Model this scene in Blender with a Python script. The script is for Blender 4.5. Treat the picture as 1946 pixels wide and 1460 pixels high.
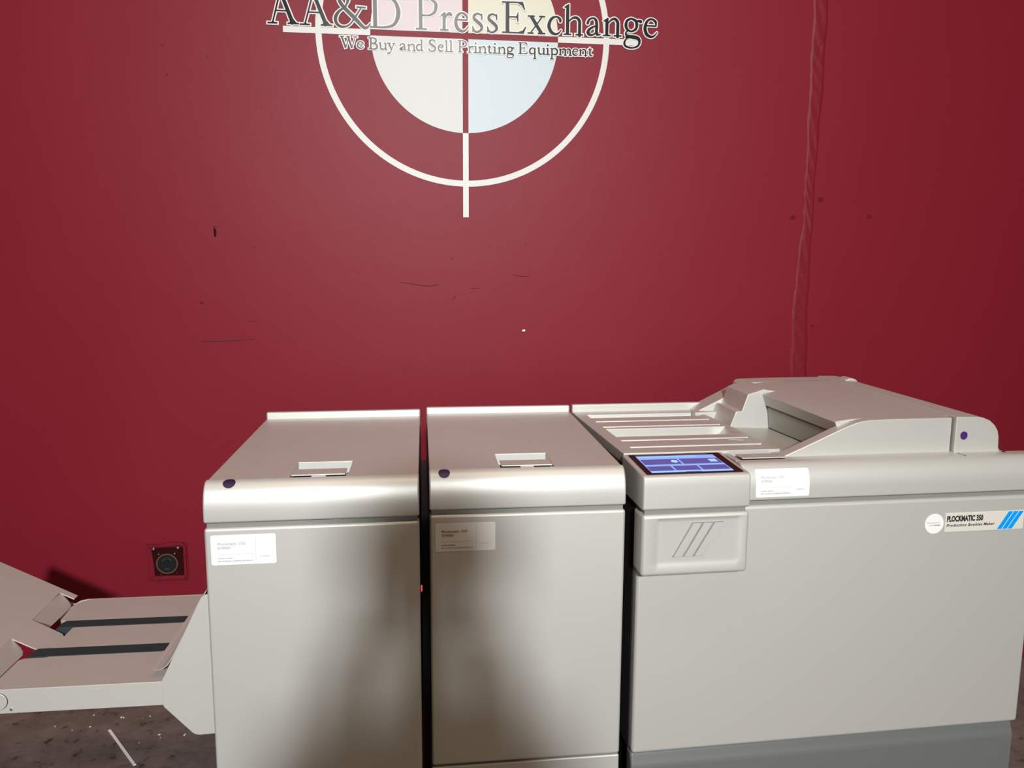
import bpy, bmesh, math, random
from mathutils import Vector, Matrix
random.seed(7)
S = bpy.context.scene
COL = S.collection
for o in list(bpy.data.objects):
    bpy.data.objects.remove(o)

# ------------------------------------------------------------------ camera
F_PX, PITCH, YAW, ROLL = 1472.278, 8.042, 6.467, 0.280
ZB = 0.95                                   # height of the seam under the front bezels
CAM = Vector((0.4138, -1.4476, 0.4629 + ZB))
a, b, c = (math.radians(v) for v in (PITCH, YAW, ROLL))
fw = Vector((math.sin(b)*math.cos(a), math.cos(b)*math.cos(a), -math.sin(a)))
r0 = Vector((math.cos(b), -math.sin(b), 0)); u0 = r0.cross(fw)
right = math.cos(c)*r0 + math.sin(c)*u0
up = -math.sin(c)*r0 + math.cos(c)*u0
cd = bpy.data.cameras.new('camera'); cam = bpy.data.objects.new('camera', cd); COL.objects.link(cam)
cam.matrix_world = Matrix(((right.x, up.x, -fw.x, CAM.x), (right.y, up.y, -fw.y, CAM.y), (right.z, up.z, -fw.z, CAM.z), (0, 0, 0, 1)))
cd.sensor_width = 36; cd.lens = F_PX/1946*36; cd.clip_start = 0.02
S.camera = cam

# ------------------------------------------------------------------ light and exposure
S.view_settings.view_transform = 'Standard'; S.view_settings.look = 'None'
S.view_settings.exposure = 0.48; S.view_settings.gamma = 1.0; S.view_settings.use_curve_mapping = False
W = bpy.data.worlds.new('world'); S.world = W; W.use_nodes = True
W.node_tree.nodes['Background'].inputs[0].default_value = (1.0, 0.76, 0.48, 1)
W.node_tree.nodes['Background'].inputs[1].default_value = 0.07

def area(name, loc, target, sx, sy, power, col, spread=180):
    l = bpy.data.lights.new(name, 'AREA'); l.shape = 'RECTANGLE'; l.size = sx; l.size_y = sy
    l.energy = power; l.color = col; l.spread = math.radians(spread)
    o = bpy.data.objects.new(name, l); COL.objects.link(o); o.location = loc
    o.rotation_euler = (Vector(target)-Vector(loc)).to_track_quat('-Z', 'Y').to_euler()
    return o
area('bay_lamp', (0.45, -6.4, 3.60), (0.55, 0.5, 1.35), 0.42, 0.42, 84, (0.95, 0.987, 1.0), 75)
area('warm_fill', (1.6, -6.9, 1.5), (0.9, 1.0, 1.2), 4.6, 2.4, 30, (1.0, 0.76, 0.46))  # added warm fill from behind the camera; no door stands there
area('top_fill', (0.7, -0.9, 4.2), (0.7, -0.1, 0.9), 3.0, 0.5, 20, (1.0, 0.70, 0.45), 150)  # added warm fill to tint the machine tops; no real fixture

# ------------------------------------------------------------------ materials
def mat(name, col, rough=0.5, metal=0.0, spec=0.5, bump=None, var=None, emit=None, alpha=None):
    """bump=(scale, strength, detail)  var=(scale, amount): colour mottling"""
    m = bpy.data.materials.new(name); m.use_nodes = True
    nt = m.node_tree; p = nt.nodes['Principled BSDF']
    p.inputs['Base Color'].default_value = (*col, 1); p.inputs['Roughness'].default_value = rough
    p.inputs['Metallic'].default_value = metal; p.inputs['Specular IOR Level'].default_value = spec
    tc = nt.nodes.new('ShaderNodeTexCoord')
    if bump:
        n = nt.nodes.new('ShaderNodeTexNoise'); n.inputs['Scale'].default_value = bump[0]; n.inputs['Detail'].default_value = bump[2]
        bn = nt.nodes.new('ShaderNodeBump'); bn.inputs['Strength'].default_value = bump[1]; bn.inputs['Distance'].default_value = 0.002
        nt.links.new(tc.outputs['Object'], n.inputs['Vector']); nt.links.new(n.outputs[0], bn.inputs['Height'])
        nt.links.new(bn.outputs[0], p.inputs['Normal'])
    if var:
        n = nt.nodes.new('ShaderNodeTexNoise'); n.inputs['Scale'].default_value = var[0]; n.inputs['Detail'].default_value = 6
        mx = nt.nodes.new('ShaderNodeMix'); mx.data_type = 'RGBA'
        k = var[1]
        mx.inputs[6].default_value = (*[v*(1-k) for v in col], 1); mx.inputs[7].default_value = (*[min(1, v*(1+k)) for v in col], 1)
        nt.links.new(tc.outputs['Object'], n.inputs['Vector']); nt.links.new(n.outputs[0], mx.inputs[0])
        nt.links.new(mx.outputs[2], p.inputs['Base Color'])
    if emit:
        p.inputs['Emission Color'].default_value = (*emit[:3], 1); p.inputs['Emission Strength'].default_value = emit[3]
    return m

PLASTIC = mat('grey_beige_plastic', (0.525, 0.52, 0.492), 0.46, metal=0.38, bump=(900, 0.10, 2))
SHEET = mat('painted_sheet_metal', (0.56, 0.55, 0.515), 0.44, metal=0.30, bump=(1200, 0.06, 2))
INNER = mat('grey_green_plastic', (0.36, 0.355, 0.31), 0.35, bump=(900, 0.08, 2))
DARK = mat('dark_plastic', (0.02, 0.02, 0.022), 0.5)
CABINET = mat('dark_cabinet_steel', (0.022, 0.021, 0.020), 0.6)
BASE_GREY = mat('grey_base_paint', (0.125, 0.132, 0.130), 0.42, bump=(800, 0.10, 2))
BELT = mat('black_rubber_belt', (0.026, 0.040, 0.044), 0.6, spec=0.2)
LABEL = mat('white_label', (0.73, 0.73, 0.72), 0.6, spec=0.2)
PRINT = mat('grey_label_print', (0.07, 0.07, 0.07), 0.6)
PRINT_F = mat('faint_label_print', (0.34, 0.34, 0.34), 0.6)
BLACK_P = mat('black_print', (0.008, 0.008, 0.008), 0.5)
BLUE_P = mat('blue_print', (0.0, 0.26, 0.76), 0.4)
CYAN_P = mat('light_blue_print', (0.25, 0.62, 0.90), 0.4)
PLATE = mat('nameplate_silver', (0.60, 0.58, 0.52), 0.30)
PURPLE = mat('dark_purple_dot', (0.018, 0.004, 0.035), 0.5)
VIOLET = mat('violet_dot', (0.050, 0.006, 0.11), 0.5)
CHROME = mat('steel', (0.62, 0.62, 0.62), 0.3, metal=1.0)
CLEAR = mat('pale_blue_plastic', (0.55, 0.60, 0.66), 0.25)
SCR_BLACK = mat('screen_glass_black', (0.010, 0.007, 0.007), 0.3, spec=0.2)
SCR_LIGHT = mat('screen_light_blue', (0.1, 0.2, 0.5), 0.15, emit=(0.23, 0.42, 0.90, 0.58))
SCR_WHITE = mat('screen_pale_blue', (0.2, 0.3, 0.5), 0.15, emit=(0.42, 0.60, 0.95, 0.58))
SCR_TILE = mat('screen_indigo', (0.05, 0.05, 0.2), 0.15, emit=(0.07, 0.08, 0.28, 0.55))
LED = mat('red_led', (0.3, 0.0, 0.0), 0.4, emit=(1, 0.03, 0.05, 1.5))
WHITE_PAINT = mat('white_wall_paint', (0.53, 0.53, 0.515), 0.5, bump=(60, 0.10, 4), var=(30, 0.02))
Q_PINK = mat('pale_pink_paint', (0.52, 0.45, 0.47), 0.5, bump=(60, 0.08, 4), var=(25, 0.015))
Q_YELLOW = mat('pale_yellow_paint', (0.52, 0.51, 0.41), 0.5, bump=(60, 0.08, 4), var=(25, 0.015))
Q_GREY = mat('pale_grey_paint', (0.475, 0.48, 0.47), 0.5, bump=(60, 0.08, 4), var=(25, 0.015))
Q_BLUE = mat('pale_blue_paint', (0.42, 0.49, 0.53), 0.5, bump=(60, 0.08, 4), var=(25, 0.015))
VINYL = mat('white_vinyl', (0.56, 0.56, 0.55), 0.45)
SCRATCH = mat('dark_red_scratch', (0.050, 0.002, 0.005), 0.7)
RED_RAISED = mat('red_wall_paint_ridge', (0.158, 0.0082, 0.0175), 0.47, spec=0.15, bump=(70, 0.5, 5))
RED_DARK = mat('dark_red_paint', (0.022, 0.0005, 0.0012), 0.7, spec=0.1, bump=(200, 0.4, 4))
RED_SPOT = mat('dull_red_spot', (0.115, 0.005, 0.012), 0.6, spec=0.1)
GAP_GREY = mat('shadow_gap_grey', (0.20, 0.20, 0.185), 0.5)  # dark tone that paints shade into seams and around the bars
SOCKET = mat('black_bakelite', (0.006, 0.007, 0.007), 0.35)
RUST = mat('worn_metal_ring', (0.16, 0.09, 0.07), 0.5, metal=0.6)
PAPER = mat('white_paper', (0.93, 0.90, 0.90), 0.7)
CHIP = mat('white_debris', (0.75, 0.72, 0.68), 0.8)

def wall_material():
    m = mat('maroon_wall_paint', (0.20, 0.0125, 0.024), 0.47, spec=0.15)
    nt = m.node_tree; p = nt.nodes['Principled BSDF']; tc = nt.nodes['Texture Coordinate']
    n1 = nt.nodes.new('ShaderNodeTexNoise'); n1.inputs['Scale'].default_value = 2.2; n1.inputs['Detail'].default_value = 8; n1.inputs['Roughness'].default_value = 0.6
    mp = nt.nodes.new('ShaderNodeMapping'); mp.inputs['Scale'].default_value = (1.0, 1.0, 0.45)
    mx = nt.nodes.new('ShaderNodeMix'); mx.data_type = 'RGBA'
    mx.inputs[6].default_value = (0.160, 0.0075, 0.0168, 1); mx.inputs[7].default_value = (0.186, 0.0105, 0.0215, 1)
    nt.links.new(tc.outputs['Object'], mp.inputs[0]); nt.links.new(mp.outputs[0], n1.inputs['Vector'])
    nt.links.new(n1.outputs[0], mx.inputs[0]); nt.links.new(mx.outputs[2], p.inputs['Base Color'])
    n2 = nt.nodes.new('ShaderNodeTexNoise'); n2.inputs['Scale'].default_value = 120; n2.inputs['Detail'].default_value = 3
    n3 = nt.nodes.new('ShaderNodeTexNoise'); n3.inputs['Scale'].default_value = 5; n3.inputs['Detail'].default_value = 5
    ad = nt.nodes.new('ShaderNodeMath'); ad.operation = 'MULTIPLY_ADD'; ad.inputs[1].default_value = 0.07
    nt.links.new(tc.outputs['Object'], n2.inputs['Vector']); nt.links.new(tc.outputs['Object'], n3.inputs['Vector'])
    nt.links.new(n2.outputs[0], ad.inputs[0]); nt.links.new(n3.outputs[0], ad.inputs[2])
    bn = nt.nodes.new('ShaderNodeBump'); bn.inputs['Strength'].default_value = 0.12; bn.inputs['Distance'].default_value = 0.012
    nt.links.new(ad.outputs[0], bn.inputs['Height']); nt.links.new(bn.outputs[0], p.inputs['Normal'])
    return m
WALL = wall_material()

def floor_material():
    m = mat('worn_concrete', (0.06, 0.05, 0.047), 0.75)
    nt = m.node_tree; p = nt.nodes['Principled BSDF']; tc = nt.nodes['Texture Coordinate']
    n1 = nt.nodes.new('ShaderNodeTexNoise'); n1.inputs['Scale'].default_value = 7; n1.inputs['Detail'].default_value = 10; n1.inputs['Roughness'].default_value = 0.65
    cr = nt.nodes.new('ShaderNodeValToRGB')
    e = cr.color_ramp.elements
    e[0].position = 0.30; e[0].color = (0.095, 0.073, 0.066, 1)
    e[1].position = 0.72; e[1].color = (0.22, 0.170, 0.15, 1)
    nt.links.new(tc.outputs['Object'], n1.inputs['Vector']); nt.links.new(n1.outputs[0], cr.inputs[0])
    n2 = nt.nodes.new('ShaderNodeTexNoise'); n2.inputs['Scale'].default_value = 28; n2.inputs['Detail'].default_value = 6
    cr2 = nt.nodes.new('ShaderNodeValToRGB'); cr2.color_ramp.elements[0].position = 0.30; cr2.color_ramp.elements[0].color = (0.35, 0.35, 0.35, 1)
    cr2.color_ramp.elements[1].position = 0.40; cr2.color_ramp.elements[1].color = (1, 1, 1, 1)
    mu = nt.nodes.new('ShaderNodeMix'); mu.data_type = 'RGBA'; mu.blend_type = 'MULTIPLY'; mu.inputs[0].default_value = 1
    nt.links.new(tc.outputs['Object'], n2.inputs['Vector']); nt.links.new(n2.outputs[0], cr2.inputs[0])
    nt.links.new(cr.outputs[0], mu.inputs[6]); nt.links.new(cr2.outputs[0], mu.inputs[7]); nt.links.new(mu.outputs[2], p.inputs['Base Color'])
    bn = nt.nodes.new('ShaderNodeBump'); bn.inputs['Strength'].default_value = 0.6; bn.inputs['Distance'].default_value = 0.01
    nt.links.new(n1.outputs[0], bn.inputs['Height']); nt.links.new(bn.outputs[0], p.inputs['Normal'])
    return m
FLOOR = floor_material()
CEIL = mat('ceiling_grey', (0.30, 0.28, 0.26), 0.9, var=(2, 0.1))
SIDE = mat('side_wall_paint', (0.42, 0.38, 0.34), 0.8, var=(2, 0.08))

# letter ink: printed grey gradient along the sign (dark at both ends, light in the middle)
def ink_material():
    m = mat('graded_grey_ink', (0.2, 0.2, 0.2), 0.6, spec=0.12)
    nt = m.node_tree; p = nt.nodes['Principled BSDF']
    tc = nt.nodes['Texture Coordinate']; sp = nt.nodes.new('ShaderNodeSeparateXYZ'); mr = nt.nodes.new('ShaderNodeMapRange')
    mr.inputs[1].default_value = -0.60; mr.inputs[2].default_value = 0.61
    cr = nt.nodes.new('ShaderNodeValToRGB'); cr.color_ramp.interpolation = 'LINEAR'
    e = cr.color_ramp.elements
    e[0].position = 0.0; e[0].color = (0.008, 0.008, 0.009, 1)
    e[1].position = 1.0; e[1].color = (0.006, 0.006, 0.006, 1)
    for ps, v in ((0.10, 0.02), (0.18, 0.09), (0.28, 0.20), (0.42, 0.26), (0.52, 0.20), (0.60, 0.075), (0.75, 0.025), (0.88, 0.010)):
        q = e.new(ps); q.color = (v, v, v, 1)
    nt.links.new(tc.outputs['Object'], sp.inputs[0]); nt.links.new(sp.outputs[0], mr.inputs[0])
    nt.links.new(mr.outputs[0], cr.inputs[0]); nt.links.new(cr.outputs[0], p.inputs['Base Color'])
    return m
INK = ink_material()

# ------------------------------------------------------------------ mesh helpers
def link(name, me, m, parent=None, label=None, kind=None):
    o = bpy.data.objects.new(name, me); COL.objects.link(o)
    if m is not None and not me.materials: me.materials.append(m)
    if parent: o.parent = parent
    if label: o['label'] = label
    if kind: o['kind'] = kind
    return o

def mesh(name, verts, faces, m, parent=None, bevel=0.0, seg=3, smooth=None, label=None, kind=None, z=0.0, ang=32, mats=None, fm=None):
    bm = bmesh.new()
    vs = [bm.verts.new((x, y, zz+z)) for x, y, zz in verts]
    for i, f in enumerate(faces):
        try:
            ff = bm.faces.new([vs[k] for k in f])
            if fm: ff.material_index = fm[i]
        except ValueError: pass
    bmesh.ops.remove_doubles(bm, verts=bm.verts, dist=1e-6)
    bmesh.ops.recalc_face_normals(bm, faces=bm.faces)
    me = bpy.data.meshes.new(name); bm.to_mesh(me); bm.free()
    if mats:
        for q in mats: me.materials.append(q)
    o = link(name, me, m, parent, label, kind)
    if bevel > 0:
        md = o.modifiers.new('bevel', 'BEVEL'); md.width = bevel; md.segments = seg; md.limit_method = 'ANGLE'
        md.angle_limit = math.radians(ang); md.use_clamp_overlap = True
        wn = o.modifiers.new('normals', 'WEIGHTED_NORMAL'); wn.keep_sharp = False; wn.weight = 60
    if bevel > 0 or smooth:
        for p in me.polygons: p.use_smooth = True
    return o

def box(name, x0, x1, y0, y1, z0, z1, m, parent=None, **k):
    v = [(x, y, zz) for zz in (z0, z1) for y in (y0, y1) for x in (x0, x1)]
    f = [(0, 1, 3, 2), (4, 6, 7, 5), (0, 4, 5, 1), (2, 3, 7, 6), (0, 2, 6, 4), (1, 5, 7, 3)]
    return mesh(name, v, f, m, parent, **k)

def prism(name, poly, axis, lo, hi, m, parent=None, **k):
    """poly in the two axes other than `axis` (in x,y,z order), swept from lo to hi"""
    def P(pt, t):
        return {'x': (t, pt[0], pt[1]), 'y': (pt[0], t, pt[1]), 'z': (pt[0], pt[1], t)}[axis]
    n = len(poly)
    v = [P(p, lo) for p in poly] + [P(p, hi) for p in poly]
    f = [tuple(range(n)), tuple(range(n, 2*n))] + [(i, (i+1) % n, n+(i+1) % n, n+i) for i in range(n)]
    return mesh(name, v, f, m, parent, **k)

def relief(name, us, vs, H, z0, m, parent=None, tilt=None, **k):
    """plate of cells: cell (i,j) has top height H[j][i]; steps between cells get walls; z0 = underside"""
    nu, nv = len(us)-1, len(vs)-1
    verts, faces = [], []
    def q(*p):
        i = len(verts); verts.extend(p); faces.append(tuple(range(i, i+len(p))))
    hh = lambda i, j: H[j][i] if 0 <= i < nu and 0 <= j < nv else z0
    for j in range(nv):
        for i in range(nu):
            x0, x1, y0, y1, h = us[i], us[i+1], vs[j], vs[j+1], H[j][i]
            q((x0, y0, h), (x1, y0, h), (x1, y1, h), (x0, y1, h))
            q((x0, y0, z0), (x0, y1, z0), (x1, y1, z0), (x1, y0, z0))
    for j in range(nv):
        for i in range(nu+1):
            A, B = hh(i-1, j), hh(i, j)
            if A != B: q((us[i], vs[j], A), (us[i], vs[j+1], A), (us[i], vs[j+1], B), (us[i], vs[j], B))
    for j in range(nv+1):
        for i in range(nu):
            A, B = hh(i, j-1), hh(i, j)
            if A != B: q((us[i], vs[j], A), (us[i+1], vs[j], A), (us[i+1], vs[j], B), (us[i], vs[j], B))
    if tilt: verts = [(x, y, zz+(tilt(x, y) if zz > z0 else 0)) for x, y, zz in verts]
    return mesh(name, verts, faces, m, parent, **k)

def empty(name, label, cat, loc, rot=(0, 0, 0), group=None):
    o = bpy.data.objects.new(name, None); COL.objects.link(o); o.location = loc; o.rotation_euler = rot
    o.empty_display_size = 0.1
    o['label'] = label; o['category'] = cat
    if group: o['group'] = group
    return o

def disc(cx, cz, rx, rz, n=28):
    return [(cx+rx*math.cos(2*math.pi*i/n), cz+rz*math.sin(2*math.pi*i/n)) for i in range(n)]

def text_geo(s, size, bold=0.0, sx=1.0, shear=0.0, space=1.0):
    """flat text as (verts2d, faces): built-in lettering, baseline at 0"""
    cu = bpy.data.curves.new('txt', 'FONT'); cu.body = s; cu.size = size; cu.offset = bold; cu.shear = shear; cu.space_character = space
    cu.resolution_u = 3
    ob = bpy.data.objects.new('txt', cu); COL.objects.link(ob)
    dg = bpy.context.evaluated_depsgraph_get()
    me = bpy.data.meshes.new_from_object(ob.evaluated_get(dg))
    vs = [(v.co.x*sx, v.co.y) for v in me.vertices]; fs = [tuple(p.vertices) for p in me.polygons]
    bpy.data.objects.remove(ob); bpy.data.curves.remove(cu); bpy.data.meshes.remove(me)
    return vs, fs

def flat(name, geo_list, mp, m, parent, **k):
    """several flat 2-D pieces mapped by mp(u,s) -> 3-D, one mesh"""
    V, Fc = [], []
    st = k.pop('stag', 0)
    for gi, (vs, fs) in enumerate(geo_list):
        n = len(V); V += [(q[0], q[1]-st*gi, q[2]) for q in (mp(*p) for p in vs)]; Fc += [tuple(i+n for i in f) for f in fs]
    return mesh(name, V, Fc, m, parent, **k)

def shift(geo, dx, dy): return [(x+dx, y+dy) for x, y in geo[0]], geo[1]
def rect(x0, x1, y0, y1, nx=1, ny=1):
    vs = [(x0+(x1-x0)*i/nx, y0+(y1-y0)*j/ny) for j in range(ny+1) for i in range(nx+1)]
    return vs, [(j*(nx+1)+i, j*(nx+1)+i+1, (j+1)*(nx+1)+i+1, (j+1)*(nx+1)+i) for j in range(ny) for i in range(nx)]
def round_rect(x0, x1, y0, y1, r, n=5, rows=10):
    """rounded rectangle cut in rows so that it can be wrapped"""
    ys = sorted({y0+(y1-y0)*i/rows for i in range(rows+1)} | {y0+r*(1-math.cos(t*math.pi/2/n)) for t in range(n+1)} | {y1-r*(1-math.cos(t*math.pi/2/n)) for t in range(n+1)})
    vs, fs = [], []
    for i, y in enumerate(ys):
        d = 0
        if y < y0+r: d = r-math.sqrt(max(0, r*r-(y0+r-y)**2))
        if y > y1-r: d = r-math.sqrt(max(0, r*r-(y-y1+r)**2))
        vs += [(x0+d, y), (x1-d, y)]
        if i: fs.append((2*i-2, 2*i-1, 2*i+1, 2*i))
    return vs, fs
def bars(x0, x1, y, h, seed):
    """tiny unreadable print: a row of short marks"""
    rnd = random.Random(seed); out = []; x = x0
    while x < x1:
        w = rnd.uniform(0.0007, 0.0016); out.append(rect(x, min(x+w, x1), y, y+h*rnd.uniform(0.7, 1.0))); x += w+rnd.uniform(0.0003, 0.0006)
        if rnd.random() < 0.12: x += 0.0012
    return out

# ------------------------------------------------------------------ setting
def struct(o): o['kind'] = 'structure'; return o
fl = struct(box('floor', -5.2, 6.2, -7.2, 1.15, -0.2, 0.0, FLOOR))
wb = struct(box('wall_back', -5.2, 6.2, 1.05, 1.25, -0.2, 4.6, WALL))
struct(box('wall_left', -5.4, -5.2, -7.2, 1.25, -0.2, 4.6, SIDE))
struct(box('wall_right', 6.2, 6.4, -7.2, 1.25, -0.2, 4.6, SIDE))
struct(box('ceiling', -5.4, 6.4, -7.2, 1.25, 4.5, 4.7, CEIL))

# ridged caulk joint running down the wall
jl = [(1.6599, 1.3361), (1.6605, 1.05), (1.6631, 0.7884), (1.663, 0.62), (1.652, 0.50), (1.645, 0.30), (1.6500, 0.1335), (1.648, -0.3), (1.65, -0.95)]
jr = [(1.7112, 1.3383), (1.7100, 1.05), (1.7020, 0.8379), (1.701, 0.62), (1.700, 0.50), (1.703, 0.30), (1.7123, 0.1329), (1.705, -0.3), (1.71, -0.95)]
def lerp_poly(P, zz):
    for (x0, z0), (x1, z1) in zip(P, P[1:]):
        if z1 <= zz <= z0: return x0+(x1-x0)*(z0-zz)/(z0-z1)
    return P[0][0] if zz > P[0][1] else P[-1][0]
jv, jf = [], []
NZ, NX = 460, 12
zt, zb = 3.4, -0.95
for i in range(NZ+1):
    zz = zt+(zb-zt)*i/NZ; xl, xr = lerp_poly(jl, zz), lerp_poly(jr, zz)
    for j in range(NX+1):
        t = j/NX; edge = min(t, 1-t)
        ph = (zz*34 + t*2.6*math.copysign(1, math.sin(zz*2.3+.4)) + 1.6*math.sin(zz*5.3) + 0.8*math.sin(zz*13.1))
        saw = (ph % 1.0)
        amp = 0.35+0.65*max(0, math.sin(zz*2.9+0.6))*(0.3+0.7*t)
        h = 0.0028*min(1, edge*9) + 0.0028*saw*amp*min(1, edge*7)*(0.5+0.5*math.sin(zz*7.7+2*math.sin(zz*3.1))) + 0.0005*math.sin(zz*83+t*9+2*math.sin(zz*17))*min(1, edge*8)
        jv.append((xl+(xr-xl)*t + 0.0015*math.sin(zz*31), 1.0505-h, zz))
for i in range(NZ):
    for j in range(NX):
        k = i*(NX+1)+j; jf.append((k, k+1, k+NX+2, k+NX+1))
mesh('caulk_joint', jv, jf, RED_RAISED, wb, smooth=True, z=ZB, label='ridged caulk joint painted the same red as the wall')

# scratches and dents in the paint
def streak(name, pts, w, m=SCRATCH, d=0.0007):
    V, Fc = [], []
    n = len(pts)
    for i, (x, zz) in enumerate(pts):
        x0, z0 = pts[max(0, i-1)]; x1, z1 = pts[min(n-1, i+1)]
        L = math.hypot(x1-x0, z1-z0) or 1; nx, nz = -(z1-z0)/L, (x1-x0)/L
        ww = w*(0.25+0.75*math.sin(math.pi*(i+0.5)/n))
        V += [(x-nx*ww/2, 1.05, zz-nz*ww/2), (x, 1.05-d, zz), (x+nx*ww/2, 1.05, zz+nz*ww/2)]
    for i in range(n-1):
        for j in (0, 1): Fc.append((3*i+j, 3*i+j+1, 3*i+j+4, 3*i+j+3))
    return mesh(name, V, Fc, m, wb, z=ZB)
streak('scratch', [(-0.2740, .2510), (-.268, .2535), (-.245, .2525), (-.215, .2522), (-.18, .2545), (-.15, .2565), (-.1133, .2605)], 0.0030)
streak('scratch', [(.3399, .4375), (.37, .4325), (.40, .4280), (.428, .4252), (.445, .4265), (.4609, .4310)], 0.0026)
streak('scratch', [(.700, .4615), (.715, .4585), (.733, .4570), (.754, .4565)], 0.0022)
streak('scratch', [(-.2215, .600), (-.2195, .592), (-.2190, .583), (-.2200, .573)], 0.0085, RED_DARK)
streak('scratch', [(-.2270, .6035), (-.219, .6045), (-.211, .6030)], 0.0030)
streak('scratch', [(-.2173, 1.103), (-.2160, 1.097)], 0.005)
streak('scratch', [(-.345, 1.130), (-.341, 1.124)], 0.007)
streak('scratch', [(-.338, 1.040), (-.331, 1.046)], 0.004)
streak('scratch', [(-.129, .316), (-.118, .315), (-.110, .3145)], 0.003)
streak('scratch', [(.503, .382), (.510, .388), (.513, .394)], 0.0028)
streak('scratch', [(.563, .418), (.59, .4185)], 0.0018, RED_RAISED, 0.0012)
for x, zz, rr in ((1.7227, .7131, .011), (1.8987, .6607, .009), (1.6300, .655, .010), (.502, .513, .0035), (.625, .553, .002), (-.105, .545, .004), (-.27, .372, .006), (1.72, .295, .006), (.74, .558, .003), (.664, .545, .0025)):
    pts = disc(x, zz, rr, rr*0.8, 12)
    mesh('dent', [(px, 1.0494, pz) for px, pz in pts], [tuple(range(12))], RED_SPOT if rr > .0055 else SCRATCH, wb, z=ZB)

# small things on the wall and the floor
plug = prism('plaster_chip', [(.7285, .282), (.731, .2805), (.7365, .2805), (.7385, .283), (.7375, .2865), (.734, .2865), (.7325, .2855), (.7295, .285)], 'y', 1.044, 1.0505, PAPER, None, z=ZB, bevel=0.0006)
plug['label'] = 'small white plaster chip stuck on the red wall above the middle machine'; plug['category'] = 'chip'
v = [(-.5795, .9170), (-.5725, .9205), (-.4300, .7292), (-.4370, .7260)]
strip = prism('paper_strip', v, 'z', 0.0, 0.0016, PAPER, None)
strip['label'] = 'thin white strip of paper lying on the dark concrete floor'; strip['category'] = 'strip'
bm = bmesh.new()
rnd = random.Random(4)
spots = [(-.6577, 1.010, .006), (-.5645, .988, .009), (-.5575, .985, .006), (-.4766, .985, .006), (-.6431, .943, .006), (-.413, .8765, .007), (-.3349, .868, .009), (-.7523, .957, .005), (-.69, .93, .004), (-.46, .84, .004), (-.405, .86, .004)]
spots += [(rnd.uniform(-.95, -.3), rnd.uniform(.60, 1.02), rnd.uniform(.0006, .0016)) for _ in range(40)]
for x, y, s in spots:
    s *= 0.6
    t = bmesh.ops.create_cube(bm, size=1)['verts']
    R = Matrix.Rotation(rnd.uniform(0, 6), 4, 'Z')
    for q in t: q.co = (R @ Vector((q.co.x*s*1.6, q.co.y*s*rnd.uniform(.5, 1.), (q.co.z+.5)*s*.5))) + Vector((x, y, 0.0))
me = bpy.data.meshes.new('floor_debris'); bm.to_mesh(me); bm.free()
deb = link('floor_debris', me, CHIP, None, 'white crumbs scattered on the dark concrete floor under the delivery tray', 'stuff'); deb['category'] = 'debris'

# ------------------------------------------------------------------ painted sign on the wall
SX, SZ = 0.548, 1.185
sign = empty('wall_sign', 'painted round sign with white cross hairs and serif lettering on the red wall', 'sign', (SX, 1.05, SZ+ZB))
def ring_geo(r0, r1, a0, a1, n):
    vs = []; fs = []
    for i in range(n+1):
        t = a0+(a1-a0)*i/n; vs += [(r0*math.cos(t), r0*math.sin(t)), (r1*math.cos(t), r1*math.sin(t))]
        if i: fs.append((2*i-2, 2*i-1, 2*i+1, 2*i))
    return vs, fs
def slab(name, geo, y, th, m, parent, **k):
    vs, fs = geo
    n = len(vs); V = [(x, y, zz) for x, zz in vs]+[(x, y+th, zz) for x, zz in vs]
    ec = {}
    for f in fs:
        for p, q in zip(f, f[1:]+f[:1]): ec[(p, q)] = 1
    Fc = list(fs)+[(p, q, q+n, p+n) for (p, q) in ec if (q, p) not in ec]
    return mesh(name, V, Fc, m, parent, **k)
RD, GAP = 0.287, 0.0088
for nm, m, q in (('quadrant', Q_YELLOW, 0), ('quadrant', Q_PINK, 1), ('quadrant', Q_GREY, 2), ('quadrant', Q_BLUE, 3)):
    a0 = math.asin(GAP/RD); pts = [(GAP, GAP)]+[(RD*math.cos(a0+(math.pi/2-2*a0)*i/40), RD*math.sin(a0+(math.pi/2-2*a0)*i/40)) for i in range(41)]
    sgn = ((1, 1), (-1, 1), (-1, -1), (1, -1))[q]
    vs = [(x*sgn[0], zz*sgn[1]) for x, zz in pts]
    slab(nm, (vs, [tuple(range(len(vs)))]), -0.0012, 0.0012, m, sign, label=('pale yellow quadrant', 'pale pink quadrant', 'pale grey quadrant', 'pale blue quadrant')[q])
slab('ring', ring_geo(0.431, 0.4493, 0, 2*math.pi, 160), -0.0014, 0.0014, WHITE_PAINT, sign, label='white ring')
for dx, dz in ((1, 0), (-1, 0), (0, 1), (0, -1)):
    lo, hi = 0.287, 0.5435
    x0, x1 = sorted((dx*lo, dx*hi)) if dx else (-GAP, GAP)
    z0, z1 = sorted((dz*lo, dz*hi)) if dz else (-GAP, GAP)
    slab('cross_bar', rect(x0, x1, z0, z1), -0.0017, 0.0017, WHITE_PAINT, sign, label='white cross bar')

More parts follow.
